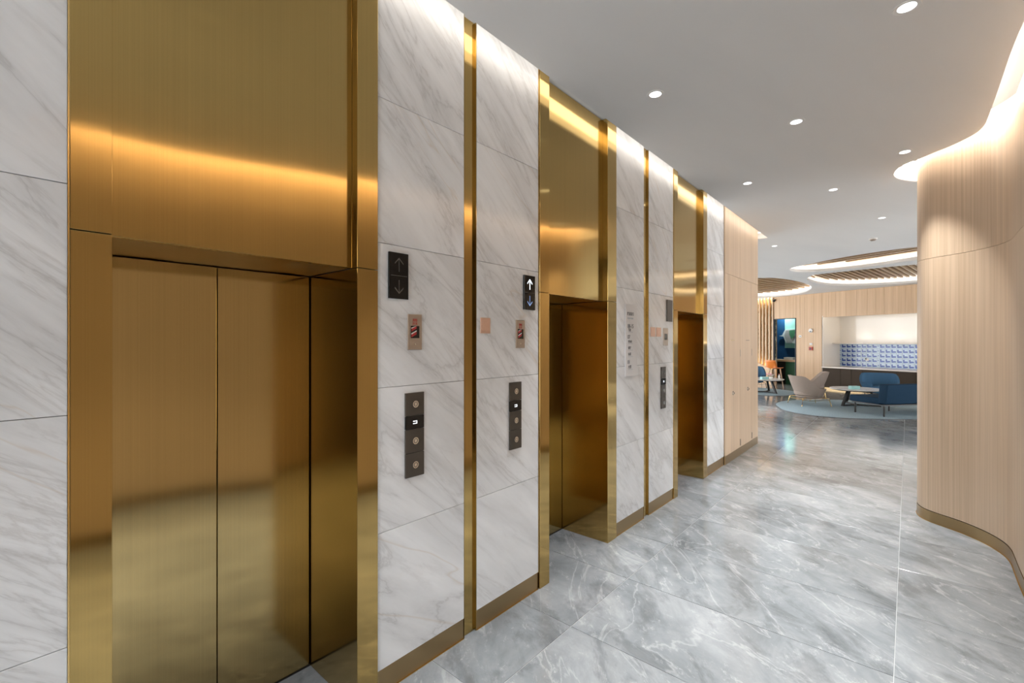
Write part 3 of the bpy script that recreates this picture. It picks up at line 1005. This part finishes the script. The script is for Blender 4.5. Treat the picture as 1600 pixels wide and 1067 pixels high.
MB().box(-0.045, -0.02, -0.03, -0.008, 0.0, 0.06).build('plug', 'black', sk_, bevel=0.002, seg=1)

# doorway with black frame and the blue room behind it
dr = thing('doorway_frame', 'black framed doorway into the dark blue room', 'door frame', F(4.30, 0.0), FRZ)
for a, b in ((-0.455, -0.43), (0.43, 0.455)):
    MB().box(a, b, -0.02, 0.05, 0.001, 2.66).build('jamb', 'black', dr, bevel=0.002, seg=1)
MB().box(-0.43, 0.43, -0.02, 0.05, 2.635, 2.66).build('head', 'black', dr, bevel=0.002, seg=1)
def far_struct(name, mb, m, **k):
    o = mb.build(name, m, **k)
    o.location, o.rotation_euler = P0, (0, 0, FRZ)
    return o
far_struct('wall_blue_room', MB().box(-7.2, -3.2, 2.2, 2.3, 0, H).box(-3.3, -3.2, 0.31, 2.2, 0, H).box(-7.2, -7.1, 0.55, 2.2, 0, H), 'navy', kind='structure')
art = thing('wall_art', 'mint and white geometric wall panel in the blue room', 'wall art', F(5.70, 2.195, 0), FRZ)
MB().box(-0.07, 1.0, -0.03, 0.0, 1.46, 3.0).build('mint_panel', 'mint', art, bevel=0.002, seg=1)
MB().prism_y([(-0.30, 2.00), (-0.16, 2.03), (-0.02, 2.28), (0.5, 2.30), (0.75, 2.0), (0.45, 1.67), (0.03, 1.67), (-0.10, 1.97)], -0.09, -0.035).build('white_shape', 'art_white', art)
MB().prism_y([(-0.04, 2.02), (0.03, 2.24), (0.16, 2.24), (0.30, 1.74), (0.08, 1.72)], -0.11, -0.092).build('taupe_shape', 'art_taupe', art)
MB().prism_y([(0.19, 2.24), (0.45, 2.26), (0.42, 1.98), (0.30, 1.86), (0.17, 2.05)], -0.11, -0.092).build('green_shape', 'mid_green', art)
bar = thing('bar_counter', 'high bar with pale timber top behind the doorway', 'bar', F(4.70, 0.95), FRZ)
MB().box(-0.95, 0.62, -0.22, 0.25, 0.92, 1.0).build('top', 'stool_wood', bar, bevel=0.004, seg=1)
MB().box(-0.10, 0.6, -0.16, 0.20, 0.001, 0.918).build('front_panel', 'green', bar)
MB().box(-0.92, -0.12, -0.10, 0.20, 0.001, 0.918).build('dark_panel', 'dark', bar)
bk = thing('paper_stack', 'stack of white papers lying on the bar', 'paper', F(4.72, 0.98, 1.0003), FRZ)
for k in range(3):
    o = MB().box(-0.20, 0.20, -0.13, 0.13, 0.032 * k, 0.032 * k + 0.030).build('ream', 'paper', bk, bevel=0.002, seg=1)
    o.rotation_euler = (0, 0, R((3, -4, 2)[k]))
rl = bpy.data.lights.new('blue_room_lamp', 'AREA')
rl.shape = 'DISK'
rl.size = 0.15
rl.energy = 16.0
rl.color = (0.75, 0.95, 1.0)
tl = thing('downlight', 'downlight inside the dark blue room', 'downlight', F(5.75, 1.85, 3.2))
MB().lathe([(0.0, 0.0), (0.08, 0.0), (0.08, 0.03), (0.0, 0.03)], 20).build('housing', 'white', tl)
lo = link('lamp', rl, tl)
lo.location = (0, 0, -0.01)

# slatted gold screen with sloping lit plinth
scr = thing('slat_screen', 'gold slatted screen with foliage panel left of the doorway', 'screen', F(5.6, 0.1), FRZ)
for k in range(11):
    xx = 0.78 - 0.145 * k
    MB().box(xx - 0.028, xx + 0.028, -0.10, 0.0, 0.02, H - 0.005).build('slat', 'stool_wood' if False else 'wood_far', scr, bevel=0.002, seg=1)
MB().box(-0.9, 0.80, 0.10, 0.115, 0.9, H - 0.005).build('foliage_panel', 'foliage', scr)
MB().box(-0.9, 0.80, 0.118, 0.16, 0.0, H - 0.005).build('back_board', 'wood_far', scr)
MB().box(-0.88, 0.78, 0.03, 0.06, H - 0.03, H - 0.012).build('added_led', 'led_warm', scr)  # strip added to brighten the gaps between the slats
pl = thing('lit_plinth', 'sloping timber plinth glowing at the foot of the gold screen', 'plinth', F(5.6, 0.0), FRZ)
MB().prism_y([(-0.95, 0.001), (0.80, 0.001), (0.80, 0.60), (-0.95, 1.36)], -0.06, -0.01).build('front_board', 'wood_far', pl)
MB().add([(-0.9, 0.13, 1.20), (0.78, 0.13, 0.47), (0.78, 0.17, 0.47), (-0.9, 0.17, 1.20)], [(0, 1, 2, 3)]).build('led_strip', 'led_warm', pl)

# fittings on the far wall
cc = thing('security_camera', 'small black dome camera at the top of the far wall', 'camera', F(4.72, -0.05, 3.40), FRZ)
MB().lathe([(0.0, -0.06), (0.035, -0.05), (0.055, -0.02), (0.06, 0.01), (0.06, 0.02), (0.0, 0.02)], 18).build('dome', 'black_glass', cc, smooth=40)
MB().box(-0.045, 0.045, 0.0, 0.05, 0.0, 0.05).build('bracket', 'black', cc)
sw = thing('light_switch', 'small white switch beside the doorway', 'switch', F(3.68, -0.0005, 1.91), FRZ)
MB().box(-0.05, 0.05, -0.01, 0, 0, 0.08).build('plate', 'white', sw, bevel=0.002, seg=1)
MB().box(-0.02, 0.02, -0.013, -0.01, 0.025, 0.05).build('rocker', 'black', sw)
em = thing('emergency_light', 'round white emergency light above the red call point', 'emergency light', F(3.27, -0.0005, 2.16), FRZ)
MB().disc_y(0, 0, -0.04, 0, 0.075).build('body', 'white', em, bevel=0.004, seg=2, smooth=40)
MB().box(-0.03, 0.03, -0.05, -0.04, -0.06, -0.02).build('lens', 'black_glass', em)
fa = thing('call_point', 'red fire alarm call point on the timber pier', 'fire alarm', F(3.27, -0.0005, 1.42), FRZ)
MB().box(-0.065, 0.065, -0.04, 0, 0, 0.13).build('housing', 'red_plastic', fa, bevel=0.006, seg=2)
MB().box(-0.035, 0.035, -0.043, -0.04, 0.03, 0.09).build('window', 'black', fa)
MB().box(-0.05, 0.05, -0.012, 0, 0.20, 0.27).build('notice', 'paper', fa)

# ------------------------------------------------------------------ rugs
def rug(name, poly, label):
    o = MB().prism(poly, 0.0004, 0.010).build(name, 'rug', label=label, category='rug')
    n = len(poly)
    outp = offset(poly, 0.03, True) if False else poly
    area = sum(poly[i][0] * poly[(i + 1) % n][1] - poly[(i + 1) % n][0] * poly[i][1] for i in range(n))
    e = offset(poly, -0.03 if area > 0 else 0.03, True)
    m = MB()
    for i in range(n):
        j = (i + 1) % n
        m.add([(*poly[i], 0.0006), (*poly[j], 0.0006), (*e[j], 0.0006), (*e[i], 0.0006), (*poly[i], 0.011), (*poly[j], 0.011), (*e[j], 0.008), (*e[i], 0.008)],
              [(4, 5, 6, 7), (3, 2, 6, 7), (0, 1, 5, 4)])
    m.build('binding', 'rug_edge', o)
rug('rug', spline([(13.7, 2.557), (13.2, 2.31), (12.84, 1.85), (12.78, 1.30), (13.03, 0.72), (13.7, -0.163), (14.6, -0.95), (15.9, -1.1), (16.7, -0.3), (16.9, 0.9), (16.5, 1.9), (15.6, 2.65), (14.6, 2.8)], 8, True),
    'large blue grey rounded rug under the blue sofa and round table')
rug('rug', spline([(16.5, 3.7), (16.9, 3.0), (18.0, 2.85), (18.8, 3.3), (19.15, 4.3), (18.8, 5.3), (17.8, 5.6), (16.8, 4.9)], 8, True),
    'blue grey rug under the low table by the timber cabinet corner')

# ------------------------------------------------------------------ furniture
RZ = 0.0135
def round_table(x, y, z, r, label, rz, rugz=RZ):
    t = thing('coffee_table', label, 'table', (x, y, rugz), rz)
    MB().lathe([(0.0, z - 0.035), (r * 0.95, z - 0.035), (r, z - 0.018), (r, z - 0.004), (r - 0.006, z), (0.0, z)], 48).build('table_top', 'table_top', t, smooth=30)
    MB().lathe([(0.0, z - 0.055), (r * 0.80, z - 0.055), (r * 0.80, z - 0.036), (0.0, z - 0.036)], 32).build('under_plate', 'black', t)
    for k in range(3):
        a = 2 * math.pi * k / 3
        ca, sa = math.cos(a), math.sin(a)
        m = MB()
        hw = 0.028
        top, bot = (0.52 * r, z - 0.056), (0.86 * r, 0.0)
        vs = []
        for (rr, zz) in (bot, top):
            for dr_, dt in ((-hw, -hw), (hw, -hw), (hw, hw), (-hw, hw)):
                vs.append(((rr + dr_) * ca - dt * sa, (rr + dr_) * sa + dt * ca, zz))
        m.add(vs, [(0, 1, 2, 3), (4, 5, 6, 7), (0, 1, 5, 4), (1, 2, 6, 5), (2, 3, 7, 6), (3, 0, 4, 7)])
        m.build('leg', 'black', t)
        m2 = MB().box(0.02, 0.84 * r, -0.022, 0.022, 0.0, 0.03)
        m2.v = [(vx * ca - vy * sa, vx * sa + vy * ca, vz) for vx, vy, vz in m2.v]
        m2.build('foot_bar', 'black', t)
round_table(15.62, 1.08, 0.455, 0.60, 'round white topped coffee table beside the blue sofa', R(150))
round_table(17.55, 3.74, 0.465, 0.60, 'white topped coffee table with flowers near the gold screen', R(235))

def tissue(x, y, z, rz, label):
    t = thing('tissue_box', label, 'tissue box', (x, y, z), rz)
    MB().box(-0.12, 0.12, -0.06, 0.06, 0.0005, 0.085).build('carton', 'teal_box', t, bevel=0.004, seg=2)
    MB().box(-0.06, 0.06, -0.012, 0.012, 0.0852, 0.0865).build('slot', 'paper', t)
tissue(15.36, 1.10, RZ + 0.4553, HEAD - R(90) + 0.1, 'pale teal tissue box on the round table by the sofa')
tissue(17.20, 3.66, RZ + 0.4653, HEAD - R(80), 'pale teal tissue box on the table with flowers')
fl = thing('flower_bunch', 'bunch of small pink flowers on the far coffee table', 'flowers', (17.42, 3.50, RZ + 0.4653))
MB().lathe([(0.0, 0.0), (0.05, 0.0), (0.065, 0.03), (0.05, 0.08), (0.045, 0.08), (0.0, 0.05)], 16).build('bowl', 'paper', fl, smooth=40)
random.seed(11)
for k in range(12):
    a, rr = random.uniform(0, 6.28), random.uniform(0.0, 0.13)
    z = 0.11 + random.uniform(0, 0.07)
    m = MB()
    for q in range(5):
        b = q * 2 * math.pi / 5
        m.add([(0, 0, 0), (0.035 * math.cos(b - 0.4), 0.035 * math.sin(b - 0.4), 0.012), (0.045 * math.cos(b), 0.045 * math.sin(b), 0.018), (0.035 * math.cos(b + 0.4), 0.035 * math.sin(b + 0.4), 0.012)], [(0, 1, 2, 3)])
    o = m.build('blossom', random.choice(('petal', 'petal', 'paper')), fl)
    o.location = (rr * math.cos(a), rr * math.sin(a), z)
    o.rotation_euler = (random.uniform(-0.9, 0.9), random.uniform(-0.9, 0.9), a)
m = MB()
for k in range(8):
    a = k * 0.785
    m.tube([(0, 0, 0.05), (0.05 * math.cos(a), 0.05 * math.sin(a), 0.10), (0.11 * math.cos(a), 0.11 * math.sin(a), 0.13)], 0.004, 5)
m.build('stems', 'leaf', fl)
bt = thing('bottle', 'small clear bottle with red cap at the edge of the far table', 'bottle', (17.62, 3.30, RZ + 0.4653))
MB().lathe([(0.0, 0.0), (0.03, 0.0), (0.032, 0.01), (0.032, 0.10), (0.014, 0.135), (0.012, 0.16), (0.0, 0.16)], 16).build('body', 'paper', bt, smooth=40)
MB().lathe([(0.0, 0.16), (0.016, 0.16), (0.016, 0.185), (0.0, 0.185)], 12).build('cap', 'red_plastic', bt)

# shell armchair: seat front looks along local +x
def shell_chair(x, y, z, rz, label, fab, leg, scale=1.0, group=None, low=0.43, wide=1.0):
    t = thing('armchair', label, 'armchair', (x, y, z), rz, group)
    t.scale = (scale, scale * wide, scale)
    # wrap-around back: angle runs from one arm front to the other, through the back
    def shell(inner):
        rows = []
        N = 22
        for k in range(N + 1):
            u = k / N
            a = R(-155 + 310 * u)            # 0 = back
            w = abs(2 * u - 1)
            e_ = min(1.0, max(0.0, (w - 0.30) / 0.42))
            e_ = e_ * e_ * (3 - 2 * e_)
            top = 0.78 + (low - 0.78) * e_
            sq = (abs(math.cos(a)) ** 3.2 + abs(math.sin(a)) ** 3.2) ** (-1 / 3.2)
            rad_t = 0.40 * (0.55 + 0.45 * sq)
            prof = []
            for j in range(9):
                q = j / 8
                zz = 0.20 + (top - 0.20) * q
                rr = 0.26 + (rad_t - 0.26) * (q ** 0.6)
                if inner:
                    rr -= 0.05 + 0.02 * (1 - q)
                    zz = max(zz, 0.24)
                lean = 0.10 * (1 - w) * q
                bx_ = -math.cos(a) * rr * 0.95 - lean
                if w > 0.55:
                    bx_ = bx_ * 0.92
                prof.append((bx_, math.sin(a) * rr, zz))
            rows.append(prof)
        return rows
    A, B = shell(False), shell(True)
    N = len(A)
    vs = [p for r_ in A for p in r_] + [p for r_ in B for p in r_]
    o = N * 9
    fs = []
    for k in range(N - 1):
        for j in range(8):
            fs.append((k * 9 + j, (k + 1) * 9 + j, (k + 1) * 9 + j + 1, k * 9 + j + 1))
            fs.append((o + k * 9 + j, o + k * 9 + j + 1, o + (k + 1) * 9 + j + 1, o + (k + 1) * 9 + j))
        fs.append((k * 9 + 8, (k + 1) * 9 + 8, o + (k + 1) * 9 + 8, o + k * 9 + 8))
        fs.append(((k + 1) * 9, k * 9, o + k * 9, o + (k + 1) * 9))
    for k in (0, N - 1):
        for j in range(8):
            fs.append((k * 9 + j, k * 9 + j + 1, o + k * 9 + j + 1, o + k * 9 + j))
    MB().add(vs, fs).build('shell', fab, t, smooth=60)
    cu = MB()
    cu.lathe([(0.0, 0.24), (0.27, 0.24), (0.34, 0.28), (0.35, 0.36), (0.31, 0.405), (0.0, 0.42)], 28, sx=0.98, sy=0.92)
    cu.build('seat_cushion', fab, t, smooth=50)
    MB().lathe([(0.0, 0.185), (0.25, 0.19), (0.30, 0.22), (0.30, 0.25), (0.0, 0.25)], 24).build('seat_base', fab, t, smooth=50)
    for sx, sy in ((1, 1), (1, -1), (-1, 1), (-1, -1)):
        MB().tube([(0.20 * sx, 0.20 * sy, 0.215), (0.32 * sx, 0.30 * sy, 0.20), (0.36 * sx, 0.33 * sy, 0.0)], 0.013, 8, 0.010).build('leg', leg, t, smooth=40)
    for sy in (1, -1):
        MB().tube([(0.325 * sy, 0.305, 0.16), (0.0, 0.0, 0.10), (-0.325 * sy, -0.305, 0.16)], 0.008, 6).build('brace', leg, t, smooth=40)
    return t
shell_chair(14.84, 2.06, RZ, R(-55), 'taupe armchair with brass legs nearest the lift lobby', 'taupe_fabric', 'gold', 1.03, 'taupe armchairs with brass legs', 0.45, 1.12)
shell_chair(17.55, 2.36, 0.001, R(100), 'taupe armchair standing behind, its high back toward the counter', 'taupe_fabric', 'gold', 1.0, 'taupe armchairs with brass legs')
shell_chair(17.72, 0.66, 0.001, R(186), 'soft blue armchair behind the round table', 'blue_soft', 'black', 1.0, 'blue armchairs', 0.50, 1.2)
shell_chair(19.2, 4.42, RZ, R(205), 'soft blue armchair half hidden behind the far table', 'blue_soft', 'black', 1.0, 'blue armchairs', 0.48)

# blue sofa: local x runs along its length away from the near end, y toward its front
sl = Vector((0.78, -0.62)).normalized()
sofa = thing('sofa', 'blue upholstered bench sofa with black legs seen from behind', 'sofa', (13.52, 0.42, RZ), math.atan2(sl.y, sl.x))
SLEN = 2.1
MB().box(-0.02, SLEN, 0.10, 0.86, 0.275, 0.43).build('seat', 'blue_fabric', sofa, bevel=0.03, seg=4, smooth=50)
for k in range(2):
    a = -0.02 + k * (SLEN + 0.02) / 2
    m = MB()
    b = a + (SLEN + 0.02) / 2
    m.prism_y([(a, 0.30), (b, 0.30), (b, 0.75), (a, 0.75)], -0.06, 0.14)
    m.v = [(vx, vy - (vz - 0.3) * 0.10, vz) for vx, vy, vz in m.v]
    m.build('back_cushion', 'blue_fabric', sofa, bevel=0.022, seg=4, smooth=50)
MB().box(0.0, SLEN - 0.02, 0.0, 0.80, 0.25, 0.278).build('frame', 'black', sofa)
for xx in (0.05, 1.05, SLEN - 0.08):
    for yy in (0.04, 0.76):
        MB().tube([(xx, yy, 0.255), (xx, yy, 0.0)], 0.019, 8).build('leg', 'black', sofa, smooth=40)

# orange bar stool, seat front looks along local +x
st = thing('bar_stool', 'orange shell bar stool with pale timber legs by the bar', 'stool', (19.55, 3.80, 0.001), R(-28))
rows = []
for k in range(11):
    u = k / 10
    row = []
    for j in range(9):
        v = j / 8 - 0.5
        if u < 0.5:
            xx, zz = 0.20 - 0.40 * (u / 0.5), 0.74 - 0.02 * math.sin(u * 6.28)
        else:
            q = (u - 0.5) / 0.5
            xx, zz = -0.20 - 0.09 * q, 0.745 + 0.30 * q
        w = 0.40 + 0.04 * math.sin(u * math.pi)
        row.append((xx + abs(v) ** 2 * (0.35 if u > 0.5 else 0.0) * 0.6, v * w, zz + (abs(v) ** 2) * (0.10 if u < 0.6 else 0.0)))
    rows.append(row)
vs = [p for r_ in rows for p in r_]
fs = [(k * 9 + j, k * 9 + j + 1, (k + 1) * 9 + j + 1, (k + 1) * 9 + j) for k in range(10) for j in range(8)]
so = MB().add(vs, fs).build('shell', 'orange', st, smooth=60)
sd = so.modifiers.new('thick', 'SOLIDIFY')
sd.thickness = 0.02
for sx in (1, -1):
    for sy in (1, -1):
        MB().tube([(0.12 * sx, 0.12 * sy, 0.725), (0.20 * sx, 0.19 * sy, 0.0)], 0.022, 8, 0.014).build('leg', 'stool_wood', st, smooth=40)
m = MB()
q = [(0.178, 0.172), (-0.178, 0.172), (-0.178, -0.172), (0.178, -0.172)]
for a, b in zip(q, q[1:] + q[:1]):
    m.tube([(*a, 0.26), (*b, 0.26)], 0.009, 6)
m.build('foot_rail', 'black', st)
